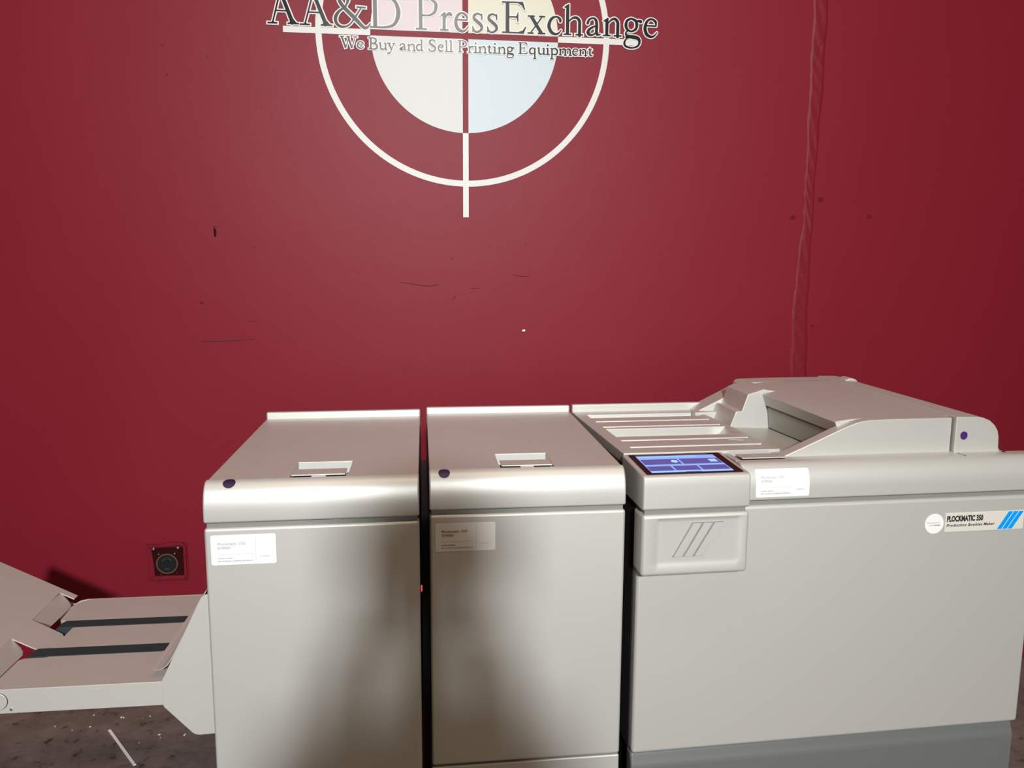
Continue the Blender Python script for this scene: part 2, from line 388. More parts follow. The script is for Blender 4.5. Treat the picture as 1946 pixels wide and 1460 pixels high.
# serif letters drawn as pen strokes; 100 units = cap height.  ('l' straight, 's' smooth, 'p' filled)
G = {
'A': [('l', [(17, 1, 4.5), (45, 99, 5)]), ('l', [(84, 0, 12.5), (45, 101, 11)]), ('l', [(27, 40, 3.6), (64, 40, 3.6)]), ('l', [(1, 2, 4), (33, 2, 4)]), ('l', [(66, 2, 4), (103, 2, 4)]), ('p', [(13, 3), (23, 3), (20, 12)]), ('p', [(72, 3), (96, 3), (85, 16), (76, 16)])],
'&': [('s', [(17, 94, 8), (20, 80, 11), (34, 61, 11), (66, 31, 12), (90, 7, 10), (104, 2, 7), (117, 15, 3)]), ('s', [(17, 94, 8), (30, 101, 5), (44, 95, 8), (46, 84, 9), (40, 69, 5), (34, 61, 4)]), ('s', [(34, 62, 4), (14, 46, 8), (5, 28, 11), (10, 10, 9), (28, 2, 6), (50, 10, 4), (70, 36, 5), (88, 63, 4)]), ('l', [(73, 65, 4), (103, 63.5, 4)])],
'D': [('l', [(17, 0, 12.5), (17, 99, 12.5)]), ('s', [(17, 2.5, 4.5), (50, 3, 5), (78, 14, 9), (91, 48, 13.5), (80, 84, 9), (52, 97.5, 5), (17, 97.5, 4)]), ('l', [(0, 2, 4), (20, 2, 4)]), ('l', [(0, 98, 4), (20, 98, 4)])],
'P': [('l', [(16, 0, 12), (16, 99, 12)]), ('s', [(16, 97.5, 4), (45, 97, 5), (63, 86, 9), (67, 72, 11.5), (60, 54, 8), (42, 45, 4), (20, 45, 4)]), ('l', [(0, 2, 4), (37, 2, 4)]), ('l', [(0, 98, 4), (20, 98, 4)])],
'r': [('l', [(14, 0, 10), (14, 53, 10)]), ('p', [(1, 47), (15, 57), (19, 57), (19, 44), (8, 46)]), ('s', [(18, 40, 3.5), (24, 49, 7), (32, 53, 9), (38, 50, 8)]), ('l', [(0, 2, 4), (29, 2, 4)])],
'e': [('l', [(8, 38, 4), (43, 38, 4)]), ('s', [(43, 38, 4), (41, 51, 7.5), (27, 59.5, 5), (12, 52, 8), (5, 31, 10.5), (11, 11, 10), (25, 3, 7.5), (37, 6, 5), (47, 17, 3)])],
's': [('s', [(31, 43, 3.5), (29, 54, 4), (18, 59, 4.5), (7, 53, 8), (6.5, 43, 9), (18, 33, 9.5), (29, 23, 9.5), (31, 12, 8), (20, 2.5, 5), (8, 4, 5), (1.5, 18, 3)]), ('p', [(29, 58), (33, 60), (34, 42), (31, 42)]), ('p', [(0, 20), (2.5, 20), (6, 3), (0, 1)])],
'E': [('l', [(18, 0, 12.5), (18, 98, 12.5)]), ('l', [(0, 2, 4), (58, 2, 4)]), ('p', [(44, 0), (70, 0), (78, 22), (75, 22), (66, 9), (52, 4)]), ('l', [(0, 97, 4), (60, 97, 4)]), ('p', [(46, 99), (67, 99), (74, 75), (71, 74), (63, 88), (50, 95)]), ('l', [(18, 51, 4), (48, 51, 4)]), ('p', [(44, 53), (48, 57), (50, 66), (52.5, 66), (52.5, 35), (50, 35), (48, 45), (44, 49)])],
'x': [('l', [(11, 56, 10.5), (46, 1, 10.5)]), ('l', [(9, 1, 4), (48, 56, 4)]), ('l', [(0, 55.5, 4), (24, 55.5, 4)]), ('l', [(37, 55.5, 4), (57, 55.5, 4)]), ('l', [(0, 2, 4), (20, 2, 4)]), ('l', [(33, 2, 4), (58, 2, 4)])],
'c': [('s', [(43, 45, 9), (41, 52, 8), (29, 58.5, 5), (13, 50, 9), (5.5, 30, 11), (12, 11, 10), (26, 3, 7), (37, 6, 5), (46, 16, 3)])],
'h': [('l', [(14, 0, 10.5), (14, 94, 10.5)]), ('p', [(1, 87), (17, 98), (19.2, 98), (19.2, 84), (9, 86)]), ('s', [(17, 42, 3.5), (30, 54, 6), (44, 55.5, 8), (53, 46, 10), (54, 30, 10.5), (54, 0, 10.5)]), ('l', [(1, 2, 4), (27, 2, 4)]), ('l', [(40, 2, 4), (66, 2, 4)])],
'a': [('s', [(5, 41, 9), (9, 51, 6.5), (22, 57.5, 5), (32, 51, 8.5), (35, 38, 10), (35, 13, 10), (38, 5, 7), (47, 6, 4)]), ('s', [(33, 33, 4), (16, 25, 7), (6, 13, 10.5), (12, 4, 8), (24, 4.5, 5), (34, 14, 4)])],
'n': [('l', [(13, 0, 10.5), (13, 52, 10.5)]), ('p', [(0, 48), (14, 58), (18, 58), (18, 44), (8, 46)]), ('s', [(17, 41, 3.5), (28, 53, 6), (39, 55.5, 8), (48, 46, 10), (49, 30, 10.5), (49, 0, 10.5)]), ('l', [(0, 2, 4), (26, 2, 4)]), ('l', [(36, 2, 4), (62, 2, 4)])],
'g': [('s', [(23, 58, 5), (37, 51, 8), (41, 37, 10), (37, 24, 8), (23, 17, 5), (10, 24, 8), (6, 37, 10), (10, 51, 8), (23, 58, 5)]), ('s', [(36, 47, 4), (46, 51, 7), (54, 49, 9)]), ('s', [(15, 20, 4), (6, 12, 5), (11, 2, 9), (28, -1, 11), (44, -4, 11), (51, -14, 9), (46, -29, 6), (28, -36, 4.5), (8, -32, 6), (2, -21, 7), (8, -8, 5), (17, -2, 4)])],
'W': [('l', [(14, 99, 13), (42, 0, 12)]), ('l', [(42, 2, 5), (70, 99, 5)]), ('l', [(60, 99, 13), (88, 0, 12)]), ('l', [(88, 2, 5), (115, 99, 5)]), ('l', [(0, 97, 5), (32, 97, 5)]), ('l', [(48, 97, 5), (78, 97, 5)]), ('l', [(100, 97, 5), (130, 97, 5)])],
'B': [('l', [(17, 0, 13), (17, 99, 13)]), ('s', [(17, 97, 5), (42, 96, 6), (56, 85, 11), (55, 66, 11), (42, 53, 6), (20, 52, 5)]), ('s', [(20, 52, 5), (48, 49, 7), (64, 34, 12), (62, 14, 11), (44, 3, 6), (17, 2.5, 5)]), ('l', [(0, 2.5, 5), (20, 2.5, 5)]), ('l', [(0, 97, 5), (20, 97, 5)])],
'u': [('s', [(12, 57, 11), (12, 30, 11), (14, 12, 10), (25, 3, 8), (38, 6, 5), (46, 16, 4)]), ('l', [(49, 57, 11), (49, 0, 11)]), ('l', [(0, 55, 4.5), (16, 55, 4.5)]), ('l', [(37, 55, 4.5), (52, 55, 4.5)]), ('l', [(47, 2, 4.5), (62, 2, 4.5)])],
'y': [('l', [(12, 55, 12), (33, 2, 10)]), ('s', [(50, 55, 4.5), (36, 14, 5), (24, -20, 6), (12, -32, 8), (4, -31, 8)]), ('l', [(0, 55, 4.5), (27, 55, 4.5)]), ('l', [(39, 55, 4.5), (60, 55, 4.5)])],
'd': [('s', [(41, 50, 4), (26, 57, 6), (11, 46, 10), (6, 28, 11), (11, 11, 10), (23, 4, 8), (42, 14, 4)]), ('l', [(45, 2, 11), (45, 97, 11)]), ('l', [(33, 95, 4.5), (48, 95, 4.5)]), ('l', [(43, 2, 4.5), (60, 2, 4.5)])],
'S': [('s', [(54, 74, 4), (48, 92, 5), (32, 99, 6), (13, 90, 11), (12, 71, 12), (32, 53, 13), (52, 36, 13), (54, 16, 11), (36, 2, 6), (14, 5, 6), (3, 27, 4)]), ('p', [(51, 97), (56, 99), (57, 73), (53, 73)]), ('p', [(1, 30), (5, 30), (10, 5), (2, 1)])],
'l': [('l', [(14, 0, 11), (14, 97, 11)]), ('l', [(2, 95, 4.5), (16, 95, 4.5)]), ('l', [(0, 2, 4.5), (29, 2, 4.5)])],
'i': [('l', [(14, 0, 11), (14, 57, 11)]), ('l', [(2, 55, 4.5), (16, 55, 4.5)]), ('l', [(0, 2, 4.5), (29, 2, 4.5)]), ('l', [(14, 76, 13), (14, 88, 13)])],
't': [('s', [(14, 72, 5), (14, 50, 11), (14, 18, 11), (18, 5, 9), (27, 3, 6), (33, 8, 4)]), ('l', [(0, 55, 4.5), (31, 55, 4.5)])],
'q': [('s', [(44, 48, 5), (28, 57, 6), (11, 46, 10), (6, 28, 11), (11, 11, 10), (24, 4, 7), (42, 12, 4)]), ('l', [(46, -38, 11), (46, 57, 11)]), ('l', [(33, -37, 4.5), (60, -37, 4.5)])],
'p': [('l', [(15, -38, 11), (15, 56, 11)]), ('s', [(17, 46, 4), (34, 57, 7), (51, 46, 10), (56, 28, 11), (51, 11, 10), (36, 2.5, 7), (18, 8, 4)]), ('l', [(2, 54, 4.5), (16, 54, 4.5)]), ('l', [(0, -37, 4.5), (31, -37, 4.5)])],
'm': [('l', [(13, 0, 11), (13, 56, 11)]), ('s', [(17, 43, 4), (30, 55, 7), (42, 54, 9), (48, 42, 11), (48, 0, 11)]), ('s', [(52, 43, 4), (65, 55, 7), (77, 54, 9), (83, 42, 11), (83, 0, 11)]), ('l', [(0, 54, 4.5), (14, 54, 4.5)]), ('l', [(0, 2, 4.5), (26, 2, 4.5)]), ('l', [(36, 2, 4.5), (61, 2, 4.5)]), ('l', [(71, 2, 4.5), (97, 2, 4.5)])],
}
def catmull(P, n=9):
    out = []
    for i in range(len(P)-1):
        p0, p1, p2, p3 = P[max(0, i-1)], P[i], P[i+1], P[min(len(P)-1, i+2)]
        for k in range(n):
            t = k/n
            out.append(tuple(0.5*((2*p1[d])+(-p0[d]+p2[d])*t+(2*p0[d]-5*p1[d]+4*p2[d]-p3[d])*t*t+(-p0[d]+3*p1[d]-3*p2[d]+p3[d])*t**3) for d in range(3)))
    out.append(P[-1]); return out
def glyph(ch, sx, sy, wk, grow):
    """flat polygons of a letter; sx, sy metres per unit, wk pen weight, grow metres added all round"""
    geo = []
    def ribbon(P, cap):
        P = [(x*sx, y*sy, max(w*wk*sy, 0.0003)+2*grow) for x, y, w in P]
        if cap and grow:
            (x0, y0, w0), (x1, y1, w1) = P[0], P[1]; L = math.hypot(x1-x0, y1-y0); P[0] = (x0-(x1-x0)/L*grow, y0-(y1-y0)/L*grow, w0)
            (x0, y0, w0), (x1, y1, w1) = P[-2], P[-1]; L = math.hypot(x1-x0, y1-y0); P[-1] = (x1+(x1-x0)/L*grow, y1+(y1-y0)/L*grow, w1)
        vs, fs = [], []
        for i, (x, y, w) in enumerate(P):
            x0, y0, _ = P[max(0, i-1)]; x1, y1, _ = P[min(len(P)-1, i+1)]
            L = math.hypot(x1-x0, y1-y0) or 1; nx, ny = -(y1-y0)/L*w/2, (x1-x0)/L*w/2
            vs += [(x+nx, y+ny), (x-nx, y-ny)]
            if i: fs.append((2*i-2, 2*i-1, 2*i+1, 2*i))
        geo.append((vs, fs))
        if not cap:
            for x, y, w in (P[0], P[-1]): geo.append((disc(x, y, w/2, w/2, 14), [tuple(range(14))]))
    for kind, P in G[ch]:
        if kind == 'l': ribbon(P, True)
        elif kind == 's': ribbon(catmull(P), False)
        else:
            Q = [(x*sx, y*sy) for x, y in P]
            geo.append((Q, [tuple(range(len(Q)))]))
            if grow:
                n = len(Q)
                for i in range(n): 
                    p, q = Q[i], Q[(i+1) % n]
                    L = math.hypot(q[0]-p[0], q[1]-p[1]) or 1e-6; nx, ny = -(q[1]-p[1])/L*grow, (q[0]-p[0])/L*grow
                    geo.append(([(p[0]+nx, p[1]+ny), (p[0]-nx, p[1]-ny), (q[0]-nx, q[1]-ny), (q[0]+nx, q[1]+ny)], [(0, 1, 2, 3)]))
                    geo.append((disc(p[0], p[1], grow, grow, 10), [tuple(range(10))]))
    return geo
GW = {}
for ch, st in G.items():
    xs = []
    for kd, P in st:
        for p in (catmull(P) if kd == 's' else P):
            w = p[2]/2 if kd == 's' else 0
            xs += [p[0]-w, p[0]+w]
    GW[ch] = (min(xs), max(xs))
BIG = [('A', -0.5873, 0.0914, 0.0141), ('A', -0.4941, 0.0964, 0.0132), ('&', -0.394, 0.1097, 0.0105), ('D', -0.2876, 0.0921, 0.0135), ('P', -0.1501, 0.0667, 0.0137), ('r', -0.0772, 0.0377, 0.0134), ('e', -0.0339, 0.0441, 0.0110), ('s', 0.021, 0.0334, 0.0115), ('s', 0.0663, 0.0337, 0.0118), ('E', 0.1117, 0.0758, 0.0132), ('x', 0.1911, 0.0558, 0.014), ('c', 0.2527, 0.0446, 0.0128), ('h', 0.3037, 0.0615, 0.0143), ('a', 0.3752, 0.0456, 0.0142), ('n', 0.4277, 0.0594, 0.0156), ('g', 0.4932, 0.0594, 0.017), ('e', 0.5569, 0.0452, 0.0162)]
SMALL = [('W', -0.3778, 0.0525, -0.0475), ('e', -0.328, 0.0218, -0.048), ('B', -0.2928, 0.0284, -0.0487), ('u', -0.2622, 0.0258, -0.0484), ('y', -0.2375, 0.0253, -0.048), ('a', -0.2004, 0.0224, -0.0487), ('n', -0.178, 0.0278, -0.0486), ('d', -0.1506, 0.023, -0.0484), ('S', -0.1126, 0.0231, -0.0481), ('e', -0.0848, 0.0189, -0.048), ('l', -0.0641, 0.0134, -0.048), ('l', -0.0507, 0.0138, -0.048), ('P', -0.0231, 0.0276, -0.0472), ('r', 0.0065, 0.0179, -0.0481), ('i', 0.0244, 0.0144, -0.0482), ('n', 0.0388, 0.0275, -0.048), ('t', 0.0672, 0.0144, -0.048), ('i', 0.0825, 0.0158, -0.0476), ('n', 0.0983, 0.0272, -0.0477), ('g', 0.1264, 0.0245, -0.0466), ('E', 0.1623, 0.0309, -0.0463), ('q', 0.1964, 0.0236, -0.0465), ('u', 0.222, 0.026, -0.0459), ('i', 0.2485, 0.0133, -0.0457), ('p', 0.2618, 0.0257, -0.0457), ('m', 0.2889, 0.0427, -0.0459), ('e', 0.3316, 0.0201, -0.0457), ('n', 0.3517, 0.0285, -0.0453), ('t', 0.3818, 0.0153, -0.045)]
lift = 0
for rows, sy, wk, brd in ((BIG, 0.000925, 1.0, 0.0036), (SMALL, 0.000335, 1.25, 0.0030)):
    for ch, x, w, zz in rows:
        lo, hi = GW[ch]; sx = w/(hi-lo)
        lift += 1; dy = 0.00001*(lift % 3)
        # mesh vertices stay in sign coordinates so the graded ink runs across the whole line
        bx = x-lo*sx
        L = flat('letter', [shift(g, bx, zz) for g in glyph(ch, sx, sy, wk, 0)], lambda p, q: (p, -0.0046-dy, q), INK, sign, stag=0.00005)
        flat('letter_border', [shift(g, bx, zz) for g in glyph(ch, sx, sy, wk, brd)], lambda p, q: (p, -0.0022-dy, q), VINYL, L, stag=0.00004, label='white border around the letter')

# ------------------------------------------------------------------ wall outlet
ol = empty('wall_outlet', 'recessed black round power outlet in a maroon box low on the wall', 'outlet', (-.4153, 1.05, -.4617+ZB))
box('back_plate', -.062, .064, -.0035, 0, -.056, .066, RED_RAISED, ol, bevel=0.001)
prism('cover_plate', [(-.047, .052), (.052, .054), (.054, -.040), (-.040, -.040), (-.042, 0)], 'y', -.0055, -.003, RED_DARK, ol)
prism('cover_lip', [(-.062, .066), (-.02, .064), (.01, .070), (.055, .0695), (.055, .060), (-.05, .0565)], 'y', -.012, -.003, RED_RAISED, ol, bevel=0.0015)
box('side_lip', .052, .060, -.010, -.003, -.05, .062, RED_RAISED, ol, bevel=0.001)
box('bottom_lip', -.045, .058, -.010, -.003, -.056, -.042, RED_RAISED, ol, bevel=0.003)
rg = slab('socket_ring', ([(x, zz) for x, zz in ring_geo(.030, .0335, 0, 2*math.pi, 36)[0]], ring_geo(.030, .0335, 0, 2*math.pi, 36)[1]), -.009, .005, RUST, ol)
prism('socket_face', disc(0, 0, .0305, .0305, 32), 'y', -.0075, -.003, SOCKET, ol)
for ang in (60, 180-60+0, 270):
    t = math.radians(ang); q = []
    for i in range(7):
        u = t-0.45+0.9*i/6; q.append((.019*math.cos(u), .019*math.sin(u)))
    for i in range(6, -1, -1):
        u = t-0.45+0.9*i/6; q.append((.0155*math.cos(u), .0155*math.sin(u)))
    prism('slot_blade', q, 'y', -.009, -.007, CABINET, ol)
for x, zz, rr in ((-.0375, .0525, .0045), (.0375, .0535, .0045), (-.0225, .034, .0026), (.0265, .0345, .0026), (.030, -.030, .002), (-.018, -.033, .002), (-.031, -.050, .005)):
    prism('screw', disc(x, zz, rr, rr, 14), 'y', -.014, -.004, CHROME if zz > 0 else RED_RAISED, ol, bevel=0.0008)

# ------------------------------------------------------------------ machines
def bez_profile(hz=0.0773, dv=0.030, n=10):
    """front bezel side profile (depth, height): upright face rolling over to the top"""
    P = [(0.010, 0.0), (0.002, 0.0015), (0.0, 0.005), (0.0, 0.026)]
    for i in range(1, n+1):
        t = i/n*math.pi/2
        P.append((dv*(1-math.cos(t)), 0.026+(hz-0.026)*math.sin(t)))
    return P
BP = bez_profile()
ARC = [0.0]
for p, q in zip(BP[1:], BP[2:]): ARC.append(ARC[-1]+math.hypot(q[0]-p[0], q[1]-p[1]))
def on_bezel(s, off=0.0006):
    """arc length above the seam -> (depth, height) just off the bezel skin"""
    s = min(max(s, 0), ARC[-1])
    for i in range(len(ARC)-1):
        if s <= ARC[i+1]:
            t = (s-ARC[i])/(ARC[i+1]-ARC[i]); p, q = BP[1+i], BP[2+i]
            dx, dz = q[0]-p[0], q[1]-p[1]; L = math.hypot(dx, dz)
            return p[0]+dx*t-dz/L*off, p[1]+dz*t+dx/L*off
    return BP[-1]

def bezel(name, u0, u1, back, parent, v0=0.0, hz=0.0773, dv=0.030, **k):
    P = [(v+v0, zz) for v, zz in bez_profile(hz, dv)] + [(back, hz), (back, 0.0)]
    return prism(name, P, 'x', u0, u1, PLASTIC, parent, bevel=0.0045, seg=3, z=ZB, ang=50, **k)

def tag_print(w, h):
    """the words, rules and small print of an asset tag whose lower left corner is 0,0"""
    dark = [shift(text_geo('Plockmatic 350', 0.0074, 0.00006, 1.12), 0.10*w, 0.66*h), shift(text_geo('ID9000', 0.0074, 0.00006, 1.08), 0.10*w, 0.525*h),
            shift(text_geo('Auction Number', 0.0036, 0.00008, 1.1), 0.10*w, 0.205*h)]
    thin = [rect(0.10*w, 0.66*w, 0.345*h, 0.352*h), rect(0.683*w, 0.686*w, 0.07*h, 0.95*h)] + bars(0.10*w, 0.64*w, 0.11*h, 0.0022, 5) + bars(0.745*w, 0.92*w, 0.24*h, 0.0018, 9)
    return dark, thin
def asset_tag(u0, w, h, mp0, parent, label, faint=False):
    mpl = lambda off: (lambda x, s: mp0(x+u0, s, off))
    t = flat('asset_tag', [round_rect(0, w, 0, h, 0.004)], mpl(0.0006), LABEL, parent, z=ZB, label=label)
    dk, th = tag_print(w, h)
    flat('tag_lettering', dk, mpl(0.0010), PRINT_F if faint else PRINT, t, z=ZB)  # pale ink paints in lettering washed out by strong light
    flat('tag_rules', th, mpl(0.0010), PRINT_F, t, z=ZB, label='thin grey rules and tiny print')
    return t

BZ = -0.547                                  # seam between door and base
def module(w, depth, loc, rot, label, latch_u, tag_u, tag_z, tag_label, dot_u, dot_s, faint, mark, shear=0.0):
    root = empty('finishing_module', label, 'machine', loc, rot)
    box('cabinet', 0.006, w-0.006, 0.028, depth-0.012, -0.90, 0.038, CABINET, root, z=ZB)
    box('side_panel', 0.0, 0.006, 0.030, depth-0.01, BZ, 0.060, CABINET if mark else SHEET, root, z=ZB)
    box('side_panel', w-0.006, w, 0.030, depth-0.01, BZ, 0.060, CABINET, root, z=ZB)
    box('door', 0.0, w, 0.0, 0.030, BZ+0.002, -0.0085, PLASTIC, root, bevel=0.006, seg=3, z=ZB, label='tall grey beige front door')
    box('door_gap_rail', 0.004, w-0.004, 0.009, 0.030, -0.012, 0.004, GAP_GREY, root, z=ZB)
    bezel('top_bezel', 0.0, w, 0.034, root)
    box('base_panel', 0.0, w, 0.002, 0.03, -0.90, BZ-0.001, PLASTIC, root, bevel=0.004, z=ZB)
    for x in (0.05, w-0.05):
        for y in (0.08, depth-0.08): prism('foot', disc(x, y, 0.022, 0.022, 16), 'z', -0.95, -0.90, DARK, root, z=ZB)
    # lid with the latch pocket
    lu0, lu1 = latch_u
    us = [0.001, lu0, lu1, w-0.001]; vs = [0.0335, 0.0365, 0.156, depth-0.012]
    H = [[0.074]*3, [0.074, 0.046, 0.074], [0.074]*3]
    slope = lambda x, y: 0.0120*(y-0.034)/(depth-0.046)
    relief('lid', us, vs, H, 0.040, PLASTIC, root, tilt=slope, bevel=0.004, seg=3, z=ZB)
    # the latch flap and its tongue
    lt = relief('latch', [lu0+0.003, lu1-0.004], [0.0450, 0.089], [[0.0785]], 0.0755, PLASTIC, root, bevel=0.0012, z=ZB)
    box('latch_gap_shade', lu0+0.004, lu1-0.006, 0.0372, 0.080, 0.047, 0.0705, DARK, lt, z=ZB)  # black filler under the flap, painting the shade of its slot
    box('latch_tongue', (lu0+lu1)/2-0.014, (lu0+lu1)/2+0.014, 0.0375, 0.050, 0.0690, 0.0752, LABEL, lt, bevel=0.0015, z=ZB, label='white latch tongue')
    # rear lip
    box('rear_lip', 0.0, w, depth-0.016, depth, 0.03, 0.1033, PLASTIC, root, bevel=0.004, seg=3, z=ZB)
    asset_tag(tag_u, 0.119, 0.0585, lambda x, s, off: (x, -off, s+tag_z), root, tag_label, faint)
    flat('dot_sticker', [round_rect(-0.0115, 0.0115, -0.0115, 0.0115, 0.01149, n=12, rows=14)], lambda x, y: (dot_u+x, *on_bezel(ARC[-1]-dot_s+y, 0.0007)), PURPLE, root, z=ZB, label='dark purple round sticker')
    if shear:
        for o in root.children_recursive:
            if o.type == 'MESH':
                for q in o.data.vertices: q.co.z += shear*(q.co.x-w/2)
    if mark:
        dg = box('gap_dark_backing', -0.016, -0.001, 0.10, 0.56, -0.80, -0.03, DARK, root, z=ZB)  # added black block that makes the gap between modules look shaded
        box('indicator_light', -0.0185, -0.0155, 0.12, 0.13, -0.215, -0.205, LED, dg, z=ZB, label='tiny red lamp')
    return root
m1 = module(0.400, 0.624, (0, 0, 0), (0, 0, 0), 'leftmost grey beige finishing module, with the paper tray attached to its side', (0.152, 0.262), 0.0118, -0.080, 'white asset tag with print greyed as if washed out by light', 0.046, 0.0125, True, False, 0.006)
m2 = module(0.3965, 0.624, (0.4196, 0.036, 0), (0, 0, math.radians(0.3)), 'grey beige finishing module in the middle, its tag reading darker than the others', (0.1440, 0.2560), 0.0113, -0.083, 'white asset tag with dark print', 0.030, 0.0135, False, True)

# ------------------------------------------------------------------ the booklet maker
bk = empty('booklet_maker', 'wide booklet maker at the right with a touch screen and raised hood', 'machine', (0.8411, 0.0321, 0), (0, 0, math.radians(1.777)))
MW, MD = 0.912, 0.640
box('cabinet', 0.006, 0.855, 0.028, MD-0.012, -0.90, 0.028, CABINET, bk, z=ZB)
box('side_panel', 0.0, 0.006, 0.030, MD-0.01, BZ, 0.06, CABINET, bk, z=ZB)
box('side_panel', 0.855, 0.861, 0.030, MD-0.01, BZ, 0.07, SHEET, bk, z=ZB)
box('deck_ledge', 0.850, MW, 0.030, 0.060, -0.02, 0.0765, PLASTIC, bk, bevel=0.003, z=ZB)
box('front_panel', 0.0, MW, 0.0, 0.032, BZ+0.002, -0.0085, PLASTIC, bk, bevel=0.008, seg=4, z=ZB, label='broad grey beige front panel')
box('panel_gap_rail', 0.004, MW-0.004, 0.009, 0.030, -0.012, 0.004, GAP_GREY, bk, z=ZB)
prism('base_panel', [(0.012, BZ-0.001), (0.002, BZ-0.030), (0.004, -0.90), (0.04, -0.90), (0.04, BZ-0.001)], 'x', 0.0, MW-0.004, BASE_GREY, bk, bevel=0.006, seg=3, z=ZB, ang=12, label='darker grey base panel')
for x in (0.06, MW-0.06):
    for y in (0.08, MD-0.08): prism('foot', disc(x, y, 0.022, 0.022, 16), 'z', -0.95, -0.90, DARK, bk, z=ZB)
bz = bezel('top_bezel', 0.223, MW+0.004, 0.046, bk)
box('bezel_seam', 0.7405, 0.7425, 0.024, 0.0465, 0.06, 0.0776, DARK, bk, z=ZB)
# front deck strip behind the bezel (carries the latch pocket and the hood foot)
relief('front_deck', [0.224, 0.238, 0.338, 0.862], [0.0455, 0.048, 0.124, 0.132], [[0.0765]*3, [0.0765, 0.050, 0.0765], [0.0765]*3], 0.03, PLASTIC, bk, bevel=0.003, z=ZB)
lt = relief('latch', [0.241, 0.340], [0.0510, 0.087], [[0.0805]], 0.0775, PLASTIC, bk, bevel=0.0012, z=ZB)
box('latch_gap_shade', 0.242, 0.335, 0.0485, 0.080, 0.0505, 0.0740, DARK, lt, z=ZB)  # same black filler as slot shade below this flap
# ribbed feed cover
gro = [(0.165, 0.177, .006), (0.236, 0.247, .006), (0.285, 0.379, .028), (0.398, 0.410, .006), (0.470, 0.483, .006), (0.530, 0.579, .011)]
vs = [0.116]
H = []
for g0, g1, dp in gro:
    vs += [g0, g1]
vs += [0.626]
us = [0.0, 0.032, 0.344, 0.360]
H = []
for j in range(len(vs)-1):
    if j % 2 == 1: H.append([0.0825, 0.0825-gro[j//2][2], 0.0825])
    else: H.append([0.0825]*3)
relief('feed_cover', us, vs, H, 0.045, PLASTIC, bk, bevel=0.0022, seg=2, z=ZB, label='ribbed feed cover')
prism('pocket_end', [(0.300, 0.0545), (0.318, 0.0575), (0.332, 0.066), (0.344, 0.0815), (0.346, 0.0545)], 'y', 0.286, 0.378, PLASTIC, bk, z=ZB, smooth=False)
prism('arrow_mark', [(0.285, 0.222), (0.318, 0.232), (0.318, 0.212)], 'z', 0.0825, 0.0829, SHEET, bk, z=ZB)
box('rear_deck', 0.360, 0.40, 0.5995, MD-0.012, 0.045, 0.0845, PLASTIC, bk, bevel=0.003, z=ZB)
box('rear_lip', 0.0, 0.40, MD-0.016, MD, 0.03, 0.1033, PLASTIC, bk, bevel=0.004, seg=3, z=ZB)
# the hood; it rises slightly towards the back
def lift_back(o):
    for q in o.data.vertices:
        zz = q.co.z-ZB; q.co.z += 0.028*(q.co.y-0.067)*min(1, max(0, (zz-0.08)/0.07))
    return o
def smooth_poly(P, n=6):
    out = []
    for p in P:
        out.append(p)
    return out
slope = [(0.345, 0.0785), (0.386, 0.0955), (0.425, 0.1125), (0.462, 0.1290), (0.487, 0.1395), (0.505, 0.1462), (0.520, 0.1500), (0.536, 0.1522)]
front = slope + [(0.60, 0.1535), (0.734, 0.1535), (0.736, 0.152), (0.736, 0.074), (0.345, 0.074)]
lift_back(prism('hood_front_cheek', front, 'y', 0.067, 0.098, PLASTIC, bk, bevel=0.004, seg=3, z=ZB, ang=50))
body = [(0.481, 0.118), (0.4705, 0.1440), (0.474, 0.1465), (0.505, 0.1500), (0.536, 0.1522), (0.60, 0.1535), (0.7385, 0.1535), (0.7390, 0.1530), (0.7390, 0.074), (0.512, 0.074), (0.512, 0.118)]
lift_back(prism('hood_top', body, 'y', 0.090, 0.585, PLASTIC, bk, bevel=0.0015, seg=2, z=ZB, ang=50, label='wide raised hood top'))
lift_back(prism('hood_side_wall', [(0.386, 0.070), (0.400, 0.1050), (0.416, 0.1050), (0.431, 0.1440), (0.474, 0.1560), (0.512, 0.1500), (0.512, 0.060), (0.386, 0.060)], 'y', 0.440, 0.572, PLASTIC, bk, bevel=0.0022, seg=2, z=ZB))
rear = [(0.345, 0.085), (0.356, 0.0905), (0.470, 0.1360), (0.478, 0.1395), (0.479, 0.1455), (0.486, 0.1505), (0.500, 0.1522), (0.60, 0.1535), (0.7385, 0.1535), (0.7390, 0.1530), (0.7390, 0.060), (0.345, 0.060)]
lift_back(prism('hood_rear_cheek', rear, 'y', 0.571, MD, PLASTIC, bk, bevel=0.0035, seg=3, z=ZB, ang=50))
endp = [(0.7395, 0.076), (0.7395, 0.155), (0.742, 0.1570), (0.790, 0.1560), (0.806, 0.1535), (0.822, 0.1470), (0.835, 0.136), (0.843, 0.1245), (0.847, 0.110), (0.8485, 0.085), (0.852, 0.078), (0.862, 0.074), (0.7395, 0.074)]
ec = lift_back(prism('hood_end_cap', endp, 'y', 0.058, MD, PLASTIC, bk, bevel=0.004, seg=3, z=ZB, ang=50, label='rounded end section of the hood'))
box('end_cap_gap', 0.7355, 0.7400, 0.072, MD-0.01, 0.076, 0.147, DARK, bk, z=ZB)
kn = [(0.760, 0.150), (0.785, 0.1625), (0.797, 0.1625), (0.807, 0.1590), (0.815, 0.150), (0.818, 0.135), (0.760, 0.135)]
lift_back(prism('rear_hinge_cover', kn, 'y', 0.552, 0.592, PLASTIC, bk, bevel=0.003, seg=2, z=ZB, ang=40))
